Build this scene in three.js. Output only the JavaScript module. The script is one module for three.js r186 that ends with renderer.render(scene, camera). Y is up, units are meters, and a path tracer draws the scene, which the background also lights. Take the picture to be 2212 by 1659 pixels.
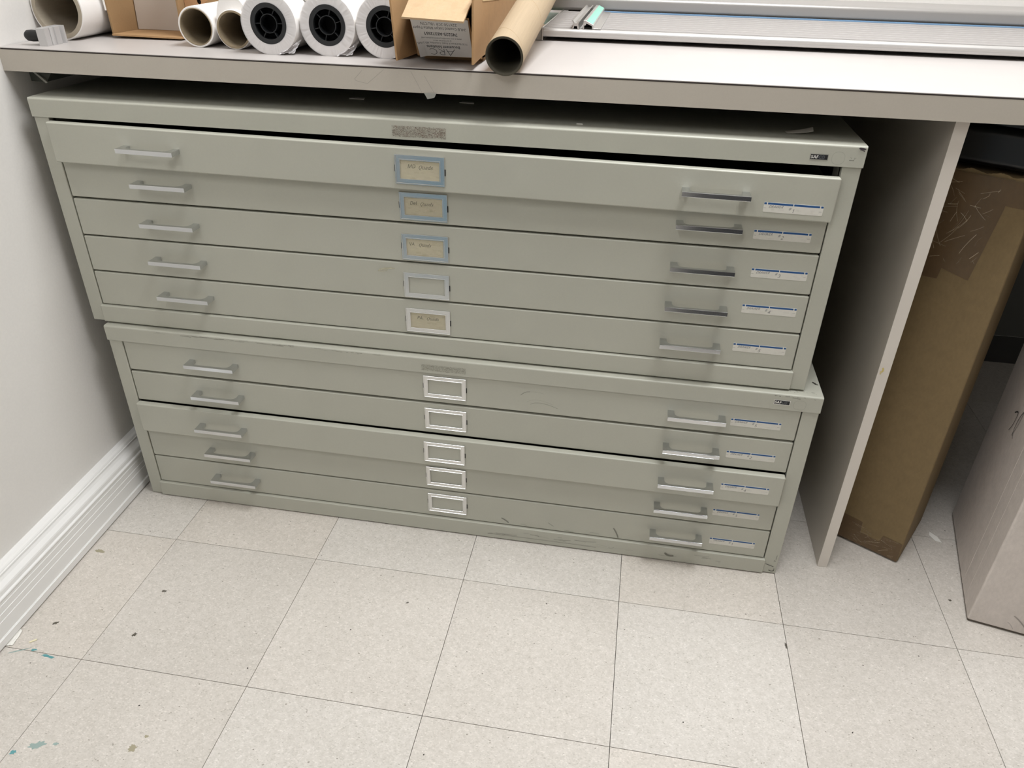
import * as THREE from 'three';
import { RoundedBoxGeometry } from 'three/addons/geometries/RoundedBoxGeometry.js';
import { mergeGeometries } from 'three/addons/utils/BufferGeometryUtils.js';
import { RectAreaLightUniformsLib } from 'three/addons/lights/RectAreaLightUniformsLib.js';

// ------------------------------------------------------------------ camera, light, exposure
const scene = new THREE.Scene();
const camera = new THREE.PerspectiveCamera(53.723, 2212 / 1659, 0.02, 30);
camera.position.set(0.8614, 1.1069, 1.048);
camera.quaternion.setFromRotationMatrix(new THREE.Matrix4().makeBasis(
  new THREE.Vector3(0.9859, 0.019576, -0.166183), new THREE.Vector3(-0.102883, 0.854149, -0.50975), new THREE.Vector3(0.131967, 0.51966, 0.84412)));
const renderer = new THREE.WebGLRenderer();
renderer.toneMapping = THREE.LinearToneMapping;
renderer.toneMappingExposure = 1.32;
renderer.shadowMap.enabled = true;
scene.background = new THREE.Color(0x000000);
RectAreaLightUniformsLib.init();
const LIGHT = new THREE.Color(0.98, 1.0, 1.02);
// fluorescent troffers: x, z, intensity
const TROFFERS = [[1.2, 0.0, 17], [0.05, 1.9, 4.6], [3.9, 0.0, 3], [3.9, 3.2, 0.8]];
const CEIL = 2.7;

// ------------------------------------------------------------------ helpers
let seed = 20240611;
const rnd = () => { seed = (seed * 1664525 + 1013904223) >>> 0; return seed / 4294967296; };
const rr = (a, b) => a + (b - a) * rnd();
const used = new Map();
function numbered(n) { const k = used.get(n) || 0; used.set(n, k + 1); return k ? n + '_' + String(k).padStart(3, '0') : n; }
function add(o, parent) { o.castShadow = o.receiveShadow = true; (parent || scene).add(o); return o; }
function mesh(name, geo, mat, parent, x = 0, y = 0, z = 0) {
  const m = new THREE.Mesh(geo, mat); m.name = parent ? name : numbered(name); m.position.set(x, y, z); return add(m, parent);
}
function tag(o, label, category, group, kind) {
  if (label) o.userData.label = label; if (category) o.userData.category = category;
  if (group) o.userData.group = group; if (kind) o.userData.kind = kind; return o;
}
function thing(name, label, category, [x, y, z] = [0, 0, 0], turn = 0, group) {
  const o = new THREE.Group(); o.name = numbered(name); o.position.set(x, y, z); o.rotation.y = turn; scene.add(o); return tag(o, label, category, group);
}
function sub(name, parent, x = 0, y = 0, z = 0) { const o = new THREE.Group(); o.name = name; o.position.set(x, y, z); parent.add(o); return o; }
function structure(name, x = 0, y = 0, z = 0) { const o = new THREE.Group(); o.name = name; o.position.set(x, y, z); o.userData.kind = 'structure'; scene.add(o); return o; }
// uv in metres, by the dominant normal
function uvm(g) {
  if (g.index) g = g.toNonIndexed(); 
  const p = g.attributes.position, n = g.attributes.normal, uv = new Float32Array(p.count * 2);
  for (let i = 0; i < p.count; i++) {
    const ax = Math.abs(n.getX(i)), ay = Math.abs(n.getY(i)), az = Math.abs(n.getZ(i));
    let u, v;
    if (ax >= ay && ax >= az) { u = p.getZ(i); v = p.getY(i); } else if (ay >= az) { u = p.getX(i); v = p.getZ(i); } else { u = p.getX(i); v = p.getY(i); }
    uv[2 * i] = u; uv[2 * i + 1] = v;
  }
  g.setAttribute('uv', new THREE.BufferAttribute(uv, 2)); return g;
}
const at = (g, x, y, z) => g.translate(x, y, z);
function box(w, h, d, x = 0, y = 0, z = 0) { return uvm(new THREE.BoxGeometry(w, h, d).translate(x, y, z)); }
// box by its corner: x0..x1 etc.
function boxc(x0, x1, y0, y1, z0, z1) { return box(x1 - x0, y1 - y0, z1 - z0, (x0 + x1) / 2, (y0 + y1) / 2, (z0 + z1) / 2); }
function rbox(w, h, d, r, x = 0, y = 0, z = 0, s = 2) { return uvm(new RoundedBoxGeometry(w, h, d, s, r).translate(x, y, z)); }
function rboxc(x0, x1, y0, y1, z0, z1, r, s = 2) { return rbox(x1 - x0, y1 - y0, z1 - z0, r, (x0 + x1) / 2, (y0 + y1) / 2, (z0 + z1) / 2, s); }
const merge = (...gs) => mergeGeometries(gs.map((g) => { const q = g.index ? g.toNonIndexed() : g; for (const k of Object.keys(q.attributes)) if (!['position', 'normal', 'uv'].includes(k)) q.deleteAttribute(k); return q; }));
function shape(pts) { const s = new THREE.Shape(); pts.forEach(([x, y], i) => (i ? s.lineTo(x, y) : s.moveTo(x, y))); return s; }
function extrude(s, depth, bevel = 0, seg = 1) { return uvm(new THREE.ExtrudeGeometry(s, { depth, bevelEnabled: bevel > 0, bevelSize: bevel, bevelThickness: bevel, bevelSegments: seg, curveSegments: 10 })); }
// thin sheet between four corners (a, b, c, d counter-clockwise seen from its face), with thickness t behind the face
function sheet(a, b, c, d, t = 0.003, n = 1, warp = null) {
  const V = (p) => new THREE.Vector3(...p), A = V(a), B = V(b), C = V(c), D = V(d);
  const N = B.clone().sub(A).cross(D.clone().sub(A)).normalize();
  const pos = [], uv = [], P = (u, v, k) => {
    const q = A.clone().multiplyScalar((1 - u) * (1 - v)).addScaledVector(B, u * (1 - v)).addScaledVector(C, u * v).addScaledVector(D, (1 - u) * v);
    if (warp) q.addScaledVector(N, warp(u, v)); return q.addScaledVector(N, -k * t);
  };
  const quad = (p, q, r, s, us) => { [p, q, r, p, r, s].forEach((v) => pos.push(v.x, v.y, v.z)); [us[0], us[1], us[2], us[0], us[2], us[3]].forEach((v) => uv.push(...v)); };
  for (let i = 0; i < n; i++) for (let j = 0; j < n; j++) {
    const u0 = i / n, u1 = (i + 1) / n, v0 = j / n, v1 = (j + 1) / n, us = [[u0, v0], [u1, v0], [u1, v1], [u0, v1]];
    quad(P(u0, v0, 0), P(u1, v0, 0), P(u1, v1, 0), P(u0, v1, 0), us);
    quad(P(u0, v1, 1), P(u1, v1, 1), P(u1, v0, 1), P(u0, v0, 1), [us[3], us[2], us[1], us[0]]);
  }
  for (let i = 0; i < n; i++) {
    const u0 = i / n, u1 = (i + 1) / n;
    quad(P(u1, 0, 0), P(u0, 0, 0), P(u0, 0, 1), P(u1, 0, 1), [[u1, 0], [u0, 0], [u0, 0], [u1, 0]]);
    quad(P(u0, 1, 0), P(u1, 1, 0), P(u1, 1, 1), P(u0, 1, 1), [[u0, 1], [u1, 1], [u1, 1], [u0, 1]]);
    quad(P(0, u0, 0), P(0, u1, 0), P(0, u1, 1), P(0, u0, 1), [[0, u0], [0, u1], [0, u1], [0, u0]]);
    quad(P(1, u1, 0), P(1, u0, 0), P(1, u0, 1), P(1, u1, 1), [[1, u1], [1, u0], [1, u0], [1, u1]]);
  }
  const g = new THREE.BufferGeometry(); g.setAttribute('position', new THREE.Float32BufferAttribute(pos, 3)); g.setAttribute('uv', new THREE.Float32BufferAttribute(uv, 2)); g.computeVertexNormals(); return g;
}
function lathe(pts, seg = 64) { return new THREE.LatheGeometry(pts.map(([r, y]) => new THREE.Vector2(r, y)), seg); }
// ring tube along -z from z = 0: outer R, inner r
function tubeZ(R, r, L, seg = 72, bev = 0.0006) {
  return lathe([[r, 0], [R - bev, 0], [R, bev], [R, L - bev], [R - bev, L], [r, L], [r, 0]].reverse(), seg).rotateX(-Math.PI / 2);
}
function noiseTex(n, fn, srgb = true) {
  const d = new Uint8Array(n * n * 4);
  for (let y = 0; y < n; y++) for (let x = 0; x < n; x++) { const c = fn(x, y); const i = (y * n + x) * 4; d[i] = c[0]; d[i + 1] = c[1]; d[i + 2] = c[2]; d[i + 3] = 255; }
  const t = new THREE.DataTexture(d, n, n); t.wrapS = t.wrapT = THREE.RepeatWrapping; t.magFilter = THREE.LinearFilter; t.minFilter = THREE.LinearMipmapLinearFilter; t.generateMipmaps = true; if (srgb) t.colorSpace = THREE.SRGBColorSpace; t.needsUpdate = true; return t;
}
// smooth periodic value noise
function valueNoise(n, cells) {
  const g = Array.from({ length: cells * cells }, () => rnd());
  return (x, y) => {
    const u = x / n * cells, v = y / n * cells, i = Math.floor(u), j = Math.floor(v), a = u - i, b = v - j, s = a * a * (3 - 2 * a), t = b * b * (3 - 2 * b);
    const q = (p, r) => g[((r % cells + cells) % cells) * cells + ((p % cells + cells) % cells)];
    return (q(i, j) * (1 - s) + q(i + 1, j) * s) * (1 - t) + (q(i, j + 1) * (1 - s) + q(i + 1, j + 1) * s) * t;
  };
}
const clamp = (v) => Math.max(0, Math.min(255, v));
function canvasTex(w, h, draw) {
  const c = document.createElement('canvas'); c.width = w; c.height = h; const g = c.getContext('2d'); draw(g, w, h);
  const t = new THREE.CanvasTexture(c); t.colorSpace = THREE.SRGBColorSpace; t.anisotropy = 8; return t;
}
const std = (o) => new THREE.MeshStandardMaterial(o);
const phys = (o) => new THREE.MeshPhysicalMaterial(o);
const rep = (t, sx, sy = sx) => { const q = t.clone(); q.repeat.set(1 / sx, 1 / sy); q.needsUpdate = true; return q; };

// ------------------------------------------------------------------ materials
const nA = valueNoise(512, 6), nB = valueNoise(512, 23), nC = valueNoise(512, 90);
const mottle = (c, amp, grain) => noiseTex(512, (x, y) => { const k = 1 + amp * (nA(x, y) - 0.5) + amp * 0.6 * (nB(x, y) - 0.5) + grain * (rnd() - 0.5); return c.map((v) => clamp(v * k)); });
const bumpFine = noiseTex(512, (x, y) => { const v = clamp(110 + 70 * nC(x, y) + 40 * rnd()); return [v, v, v]; }, false);
const fibre = noiseTex(512, (() => { const nx = valueNoise(512, 128); return (x, y) => { const v = clamp(238 + 9 * (nx(x, (y >> 1)) - 0.5) + 8 * (rnd() - 0.5) + 7 * (nB(x, y) - 0.5)); return [v, v, v]; }; })());
const M = {
  paint: std({ map: rep(mottle([183, 182, 169], 0.025, 0.01), 0.9), roughness: 0.36, bumpMap: rep(bumpFine, 0.12), bumpScale: 0.00008 }),
  innerShade: std({ color: 0x5a594f, roughness: 0.5 }),  // grey-green paint darkened so the gaps between drawers read as shade
  chrome: std({ color: 0xd6d8da, metalness: 1, roughness: 0.16 }),
  frameMetal: std({ color: 0xdcdcda, metalness: 1, roughness: 0.22 }),
  black: std({ color: 0x0b0b0c, roughness: 0.5 }),
  laminate: std({ map: rep(mottle([188, 180, 168], 0.02, 0.012), 0.8), roughness: 0.42 }),
  laminateTop: std({ map: rep(mottle([190, 184, 180], 0.015, 0.01), 0.8), roughness: 0.38 }),
  kraftEdge: std({ color: 0x2a211c, roughness: 0.8 }),
  wall: std({ map: rep(mottle([229, 225, 220], 0.015, 0.012), 1.3), roughness: 0.75, bumpMap: rep(bumpFine, 0.25), bumpScale: 0.0003 }),
  trim: std({ color: 0xeae8e5, roughness: 0.4 }),
  ceiling: std({ color: 0xdedcd6, roughness: 0.9 }),
  seam: std({ color: 0x1c1814, roughness: 0.9 }),
  whitePaper: std({ map: rep(mottle([240, 236, 232], 0.012, 0.01), 0.5), roughness: 0.75 }),
  paperFace: std({ color: 0xd6d0cc, roughness: 0.85 }),
  core: std({ map: rep(fibre, 0.3), color: 0x9c8c72, roughness: 0.85 }),
  coreGrey: std({ map: rep(fibre, 0.3), color: 0xb9ad9a, roughness: 0.85 }),
  kraft: std({ map: rep(fibre, 0.25), color: 0xbb9468, roughness: 0.8 }),
  kraftIn: std({ map: rep(fibre, 0.25), color: 0xa98860, roughness: 0.85 }),
  kraftBig: std({ map: rep(fibre, 0.35), color: 0x887350, roughness: 0.8 }),
  kraftTape: std({ map: rep(fibre, 0.5), color: 0x6c5538, roughness: 0.32 }),
  tubeKraft: std({ map: rep(fibre, 0.22), color: 0xb8a284, roughness: 0.7 }),
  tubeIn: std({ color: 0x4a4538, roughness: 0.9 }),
  plug: std({ color: 0x17191b, roughness: 0.55 }),
  plugDeep: std({ color: 0x040405, roughness: 0.8 }),
  wrap: phys({ color: 0xf4f2f2, roughness: 0.2, transmission: 0.55, thickness: 0, ior: 1.45 }),
  clearTape: std({ color: 0xe8e2d6, roughness: 0.18, transparent: true, opacity: 0.03 }),
  alu: std({ color: 0xd9d8d6, metalness: 1, roughness: 0.32 }),
  aluMatte: std({ color: 0xc6c4c3, metalness: 0.35, roughness: 0.4 }),
  boardGrey: std({ color: 0x989390, roughness: 0.45 }),
  lineWhite: std({ color: 0xcbc8c6, roughness: 0.5 }),
  blueStrip: std({ color: 0x7fa2c4, roughness: 0.25 }),
  teal: std({ color: 0x86c9b4, roughness: 0.5 }),
  whiteBox: std({ map: rep(fibre, 0.4), color: 0xe4dad2, roughness: 0.75 }),
  blackPlastic: std({ color: 0x0a0b0d, roughness: 0.35 }),
  scrap: std({ color: 0xeeebe4, roughness: 0.8 }),
};

// ------------------------------------------------------------------ room shell
const Z_BACK = -1.165, X_R = 5.6, Z_F = 5.6;
const WALL_T = -0.028;                                  // the left wall runs a little off the tile grid
const wallX = (z) => -0.2005 + 0.028 * (z + 0.2);
{
  // floor: 12 inch vinyl tiles on a dark bed
  const floor = structure('floor');
  mesh('floor_bed', box(6.2, 0.1, 7.2, 2.7, -0.0538, 2.2), M.seam, floor);
  const N = 2048, S = 3 * 0.3048, data = new Uint8Array(N * N * 4), base = [207, 201, 193];
  const fA = valueNoise(N, 9), fB = valueNoise(N, 160), fC = valueNoise(N, 420);
  const px = new Float32Array(N * N);
  for (let y = 0; y < N; y++) for (let x = 0; x < N; x++) px[y * N + x] = 5 * (fA(x, y) - 0.5) + 9 * (fB(x, y) - 0.5) + 10 * (fC(x, y) - 0.5);
  const fleck = (n, len, wid, amp, dark) => {
    for (let k = 0; k < n; k++) {
      const cx = rnd() * N, cy = rnd() * N, L = len * rr(0.4, 1.3), w = wid * rr(0.5, 1.2), a = rr(-0.5, 0.5), ca = Math.cos(a), sa = Math.sin(a), m = amp * rr(0.4, 1.2) * (dark && rnd() < 0.06 ? 3 : 1);
      const r = Math.ceil(Math.max(L, w));
      for (let j = -r; j <= r; j++) for (let i = -r; i <= r; i++) {
        const u = (i * ca + j * sa) / L, v = (-i * sa + j * ca) / w; if (u * u + v * v > 1) continue;
        const q = (((cy + j) | 0) + N) % N * N + (((cx + i) | 0) + N) % N; px[q] += m;
      }
    }
  };
  fleck(42000, 3.8, 1.7, 11, false); fleck(40000, 3.4, 1.5, -11, false); fleck(5200, 3.4, 1.3, -24, true); fleck(300, 3.6, 2, -55, true);
  for (let i = 0; i < N * N; i++) for (let c = 0; c < 3; c++) data[4 * i + c] = clamp(base[c] + px[i] * (c === 2 ? 1.05 : 1));
  for (let i = 0; i < N * N; i++) data[4 * i + 3] = 255;
  const t = new THREE.DataTexture(data, N, N); t.wrapS = t.wrapT = THREE.RepeatWrapping; t.magFilter = THREE.LinearFilter; t.minFilter = THREE.LinearMipmapLinearFilter; t.generateMipmaps = true; t.colorSpace = THREE.SRGBColorSpace; t.repeat.set(1 / S, 1 / S); t.needsUpdate = true;
  mesh('far_floor', merge(boxc(9 * 0.3048, X_R + 0.1, -0.004, 0, -1.3, Z_F + 0.1), boxc(-0.4, 9 * 0.3048, -0.004, 0, 6 * 0.3048, Z_F + 0.1)), std({ map: t, roughness: 0.4 }), floor);
  const tints = [0xffffff, 0xfcfbfa, 0xf9f8f7, 0xfffdfb].map((c) => std({ map: t, color: c, roughness: 0.4 }));
  const T = 0.3048, geos = [];
  for (let k = 0; k < 9; k++) {
    const g = new RoundedBoxGeometry(T - 0.0009, 0.004, T - 0.0009, 1, 0.0003).translate(T / 2, -0.002, T / 2), p = g.attributes.position, uv = g.attributes.uv;
    for (let i = 0; i < p.count; i++) uv.setXY(i, p.getX(i) + (k % 3) * T, p.getZ(i) + Math.floor(k / 3) * T);
    geos.push(g);
  }
  const tiles = {};
  for (let i = -1; i < 19; i++) for (let j = -4; j < 19; j++) {
    if (i > 8 || j > 5) continue;
    const m = mesh('tile', geos[Math.floor(rnd() * 9)], tints[Math.floor(rnd() * 4)], floor, i * T, 0, j * T); tiles[i + ',' + j] = m;
  }
  // paint and dirt marks that lie on single tiles: irregular flat spots
  const spot = (x, z, w, d, turn, mat, name) => {
    const m = tiles[Math.floor(x / T) + ',' + Math.floor(z / T)]; const s = new THREE.Shape(), n = 22;
    for (let k = 0; k < n; k++) { const a = k / n * 2 * Math.PI, q = rr(0.55, 1.1); const X = Math.cos(a) * w * q, Y = Math.sin(a) * d * q; k ? s.lineTo(X, Y) : s.moveTo(X, Y); }
    const g = new THREE.ShapeGeometry(s).rotateX(-Math.PI / 2).rotateY(turn); mesh(name, g, mat, m, x - m.position.x, 0.0002, z - m.position.z);
  };
  const tealM = std({ color: 0x5fa0a4, roughness: 0.7, transparent: true, opacity: 0.85 }), tealPale = std({ color: 0x9db9b4, roughness: 0.7, transparent: true, opacity: 0.6 });
  const tanM = std({ color: 0xa79f86, roughness: 0.8, transparent: true, opacity: 0.9 }), dirt = std({ color: 0x5c564b, roughness: 0.9, transparent: true, opacity: 0.75 });
  spot(-0.0936, 0.3059 - 0.004, 0.007, 0.003, 0.2, tealM, 'paint_stain'); spot(-0.0595, 0.3096, 0.016, 0.003, -0.1, tealM, 'paint_stain'); spot(-0.12, 0.309, 0.02, 0.0016, 0.5, tealPale, 'paint_stain');
  spot(0.0355, 0.462, 0.014, 0.007, 0.4, tealPale, 'paint_stain'); spot(0.0074, 0.4789, 0.006, 0.004, 0.3, tealM, 'paint_stain'); spot(0.062, 0.455, 0.005, 0.003, 0.3, tealPale, 'paint_stain');
  spot(-0.1336, 0.0595, 0.014, 0.004, -0.1, tanM, 'dirt_stain'); spot(0.183, 0.4407, 0.008, 0.008, 0.8, tanM, 'dirt_stain'); spot(0.193, 0.418, 0.004, 0.003, 0.2, tanM, 'dirt_stain');
  spot(-0.0966, 0.2417, 0.007, 0.0035, 0.6, dirt, 'dirt_stain'); spot(0.0535, 0.135, 0.006, 0.003, 0.1, dirt, 'dirt_stain'); spot(0.058, 0.24, 0.006, 0.004, 0.9, dirt, 'dirt_stain');
  spot(1.2177, 0.0498, 0.0022, 0.008, 0.05, dirt, 'dirt_stain'); spot(1.5484, -0.1214, 0.004, 0.003, 0, dirt, 'dirt_stain'); spot(0.5182, 0.0774, 0.004, 0.0015, 0.7, dirt, 'dirt_stain');
  const black = std({ color: 0x2a2622, roughness: 0.9 });
  for (const [x, z] of [[0.15, 0.37], [0.29, 0.27], [1.03, 0.24], [1.45, 0.03], [1.62, 0.16], [0.63, 0.37], [1.30, 0.21], [0.53, 0.455], [0.58, 0.47]]) spot(x, z, 0.0018, 0.0013, rr(0, 3), black, 'dirt_stain');
}
{
  const wl = structure('wall_left', wallX(1.4), 0, 1.4); wl.rotation.y = -WALL_T;
  mesh('plaster', box(0.12, CEIL, 7.6, -0.06, CEIL / 2, 0.8), M.wall, wl);
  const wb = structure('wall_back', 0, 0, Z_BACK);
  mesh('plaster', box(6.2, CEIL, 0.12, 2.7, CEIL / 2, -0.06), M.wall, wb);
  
  mesh('shaded_back_panel', boxc(1.335, 4.3, 0.09, 0.878, 0, 0.002), std({ color: 0x4a4a47, roughness: 0.6 }), wb);  // dark sheet over the wall, its colour stands for the under-counter shade
  mesh('shaded_toe_board', boxc(1.335, 4.3, 0.001, 0.0885, 0, 0.0015), std({ color: 0x2e2c2a, roughness: 0.7 }), wb);  // darker still, for the deeper shade near the floor
  const wr = structure('wall_right', X_R, 0, 2.2); mesh('plaster', box(0.12, CEIL, 7.2, 0.06, CEIL / 2, 0), M.wall, wr);
  const wf = structure('wall_front', 0, 0, Z_F); mesh('plaster', box(6.2, CEIL, 0.12, 2.7, CEIL / 2, 0.06), M.wall, wf);
  const ce = structure('ceiling', 0, CEIL, 0); mesh('ceiling_slab', box(6.4, 0.12, 7.4, 2.7, 0.06, 2.2), M.ceiling, ce);
  // colonial baseboard on the left wall: profile x out from the wall, y up
  const bb = structure('baseboard_left', wallX(1.4), 0, 1.4); bb.rotation.y = -WALL_T;
  const prof = [[0, 0.0035], [0.0405, 0.0035], [0.0405, 0.0170], [0.0385, 0.0172], [0.0385, 0.0180], [0.0375, 0.0185], [0.0372, 0.0452], [0.0364, 0.0458], [0.0364, 0.0575], [0.0355, 0.0581], [0.0355, 0.0705], [0.0345, 0.0711], [0.0345, 0.078], [0.0362, 0.0795], [0.0355, 0.0815], [0.0320, 0.0830], [0.0312, 0.0900],
    [0.0300, 0.0925], [0.0262, 0.0955], [0.0222, 0.0985], [0.0195, 0.102], [0.0180, 0.1045], [0.0192, 0.1055], [0.0185, 0.1072], [0.0165, 0.1078], [0.0158, 0.1095], [0.0140, 0.1112], [0.0085, 0.1120], [0.006, 0.1130], [0, 0.1145]];
  const g = uvm(new THREE.ExtrudeGeometry(shape(prof), { depth: 6.0, bevelEnabled: false }).translate(0, 0, -3.0));
  mesh('moulding', g, M.trim, bb);
}
// ceiling lights
TROFFERS.forEach(([x, z, I], i) => {
  const t = thing('ceiling_light', ['recessed fluorescent ceiling panel above the counter near the left wall', 'recessed fluorescent ceiling panel behind the camera near the left wall', 'recessed fluorescent ceiling panel above the counter towards the right', 'recessed fluorescent ceiling panel behind the camera towards the right'][i], 'light', [x, CEIL - 0.012, z]);
  mesh('frame', merge(boxc(-0.33, 0.33, 0, 0.011, -0.64, -0.6), boxc(-0.33, 0.33, 0, 0.011, 0.6, 0.64), boxc(-0.33, -0.3, 0, 0.011, -0.6, 0.6), boxc(0.3, 0.33, 0, 0.011, -0.6, 0.6)), M.trim, t);
  mesh('diffuser', box(0.6, 0.004, 1.2, 0, 0.006, 0), std({ color: 0xffffff, emissive: LIGHT, emissiveIntensity: 1.6, roughness: 0.6 }), t);
  const l = new THREE.RectAreaLight(LIGHT, I, 0.6, 1.2); l.position.set(0, -0.004, 0); l.rotation.x = -Math.PI / 2; t.add(l);
});

// ------------------------------------------------------------------ flat file cabinets
const CW = 1.352, CD = 0.985, POST = 0.0275;
const handleGeo = (() => {
  const L = 0.1005, P = 0.0245, b = 0.0058, leg = 0.0105, f = 0.012, s = new THREE.Shape();
  s.moveTo(0, 0); s.lineTo(leg, 0); s.lineTo(leg, P - b - f); s.quadraticCurveTo(leg + 0.0006, P - b, leg + f, P - b);
  s.lineTo(L - leg - f, P - b); s.quadraticCurveTo(L - leg - 0.0006, P - b, L - leg, P - b - f); s.lineTo(L - leg, 0); s.lineTo(L, 0); s.lineTo(L, P); s.lineTo(0, P); s.closePath();
  const h = 0.0076, g = new THREE.ExtrudeGeometry(s, { depth: h - 0.0012, bevelEnabled: true, bevelSize: 0.0006, bevelThickness: 0.0006, bevelSegments: 2, curveSegments: 12 });
  return uvm(g.translate(-L / 2, 0, -(h - 0.0012) / 2).rotateX(Math.PI / 2).scale(1, 1, 1));
})();
const FW = 0.0812, FH = 0.0463;
const ring = (w, h, t) => { const s = shape([[-w / 2, -h / 2], [w / 2, -h / 2], [w / 2, h / 2], [-w / 2, h / 2]]); s.holes.push(shape([[-w / 2 + t, -h / 2 + t], [-w / 2 + t, h / 2 - t], [w / 2 - t, h / 2 - t], [w / 2 - t, -h / 2 + t]])); return s; };
const holderGeo = merge(extrude(ring(FW, FH, 0.0078), 0.0012, 0.0002), at(extrude(ring(FW, FH, 0.0011), 0.0014, 0.0003), 0, 0, 0.0008), at(extrude(ring(FW - 0.0138, FH - 0.0138, 0.001), 0.0012, 0.0003), 0, 0, 0.0008));
const slotGeo = box(0.0016, 0.0105, 0.001);
const faceGeo = rboxc(0.0012, 1.2953, 0.0002, 0.0678, -0.014, 0, 0.0024, 3);
const trayGeo = merge(boxc(0.012, 1.284, 0.004, 0.006, -0.9, -0.014), boxc(0.012, 0.0135, 0.004, 0.054, -0.9, -0.014), boxc(1.2825, 1.284, 0.004, 0.054, -0.9, -0.014), boxc(0.012, 1.284, 0.004, 0.054, -0.9, -0.8985));
const stickerGeo = (() => {
  const w = 0.0872, h = 0.0154, r = 0.0022, s = new THREE.Shape();
  s.moveTo(r, 0); s.lineTo(w - r, 0); s.quadraticCurveTo(w, 0, w, r); s.lineTo(w, h); s.lineTo(0, h); s.lineTo(0, r); s.quadraticCurveTo(0, 0, r, 0);
  const g = new THREE.ExtrudeGeometry(s, { depth: 0.00025, bevelEnabled: false, curveSegments: 5 }), p = g.attributes.position, uv = g.attributes.uv;
  for (let i = 0; i < p.count; i++) uv.setXY(i, p.getX(i) / w, p.getY(i) / h); return g;
})();
function pencil(g, text, x, y, size, skew = -0.18, color = 'rgba(70,72,78,0.75)') { g.save(); g.translate(x, y); g.transform(1, -0.02, skew, 1, 0, 0); g.font = `${size}px sans-serif`; g.fillStyle = color; g.fillText(text, 0, 0); g.restore(); }
function stickerMat(n, dy) {
  return std({ roughness: 0.6, map: canvasTex(640, 112, (g, w, h) => {
    g.fillStyle = '#d9d6cc'; g.fillRect(0, 0, w, h);
    for (let k = 0; k < 40; k++) { g.fillStyle = `rgba(150,140,128,${0.06 * rnd()})`; g.fillRect(rnd() * w, 40 + rnd() * 70, 20 + 50 * rnd(), 4 + 30 * rnd()); }
    g.fillStyle = '#1f4f86'; for (const [a, b] of [[2, 30], [42, 314], [324, 600], [612, 638]]) g.fillRect(a, 4, b - a, 22);
    g.fillStyle = '#dfe3e4'; g.fillRect(0, 0, w, 3); g.fillRect(0, 26, w, 2);
    g.fillStyle = 'rgba(60,60,60,0.8)'; g.fillRect(4, 66, 26, 2); g.fillRect(598, 66, 30, 2);
    pencil(g, 'DRAWER', 54, 62, 40, -0.35, 'rgba(70,72,78,0.85)'); pencil(g, '#', 272, 72 + dy, 46); pencil(g, n, 308, 96 + dy, 56, -0.2, 'rgba(60,60,66,0.85)');
  }) });
}
function cardMat(text, dx = 0, fs = 56) {
  return std({ roughness: 0.8, map: canvasTex(440, 208, (g, w, h) => {
    g.fillStyle = '#bdb59d'; g.fillRect(0, 0, w, h);
    for (let k = 0; k < 160; k++) { g.fillStyle = `rgba(${rnd() < 0.5 ? '120,108,80' : '222,212,180'},${0.10 * rnd()})`; const s = 3 + 40 * rnd(); g.fillRect(rnd() * w, rnd() * h, s * 1.6, s * 0.6); }
    const [a, b] = text.split(' '); pencil(g, a, 74 + dx, 88, fs, -0.2, 'rgba(74,72,66,0.9)'); g.save(); g.translate(74 + dx + fs * 2.1, 90); g.transform(1, 0, -0.15, 1, 0, 0); g.font = `italic ${fs * 0.92}px serif`; g.fillStyle = 'rgba(74,72,66,0.85)'; g.fillText(b, 0, 0); g.restore();
  }) });
}
const residueTex = (c1, c2, a) => canvasTex(512, 112, (g, w, h) => {
  g.clearRect(0, 0, w, h);
  for (let k = 0; k < 2600; k++) {
    const x = rnd() * w, y = 4 + rnd() * (h - 10), e = Math.min(1, Math.min(x, w - x) / 14 + 0.35);
    g.fillStyle = rnd() < 0.6 ? `rgba(${c1},${a * e * (0.3 + 0.7 * rnd())})` : `rgba(${c2},${a * 0.8 * e * rnd()})`; g.fillRect(x, y, 2 + 9 * rnd(), 1 + 3 * rnd());
  }
});
function decalMat(t, rough = 0.7) { return std({ map: t, transparent: true, roughness: rough, polygonOffset: true, polygonOffsetFactor: -1 }); }
const planeAt = (name, w, h, mat, parent, x, y, z) => mesh(name, new THREE.PlaneGeometry(w, h), mat, parent, x, y, z);
function badgeMat(rim) {
  return std({ roughness: 0.4, map: canvasTex(320, 116, (g, w, h) => {
    g.fillStyle = rim; g.fillRect(0, 0, w, h); g.fillStyle = '#111318'; g.fillRect(12, 12, w - 24, h - 24);
    g.font = 'bold 78px sans-serif'; g.textBaseline = 'alphabetic'; g.fillStyle = '#eceae4'; g.fillText('SAF', 18, 86); g.lineWidth = 3; g.strokeStyle = '#8d8f93'; g.strokeText('CO', 18 + g.measureText('SAF').width, 86);
  }) });
}
// strokes drawn as a see-through mark: list of [x0,y0,cx,cy,x1,y1,width,alpha] in 0..1
function strokes(w, h, list, color = '40,36,30') {
  return canvasTex(w, h, (g) => { g.clearRect(0, 0, w, h); g.lineCap = 'round'; for (const [a, b, c, d, e, f, lw, al] of list) { g.strokeStyle = `rgba(${color},${al})`; g.lineWidth = lw; g.beginPath(); g.moveTo(a * w, b * h); g.quadraticCurveTo(c * w, d * h, e * w, f * h); g.stroke(); } });
}
const circleTex = strokes(128, 128, [0, 1, 2, 3].map((k) => { const a = k * Math.PI / 2, b = a + Math.PI / 2, r = 0.44, q = r * 1.42; return [0.5 + r * Math.cos(a), 0.5 + r * Math.sin(a), 0.5 + q * Math.cos((a + b) / 2), 0.5 + q * Math.sin((a + b) / 2), 0.5 + r * Math.cos(b), 0.5 + r * Math.sin(b), 3, 0.22]; }));
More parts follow.
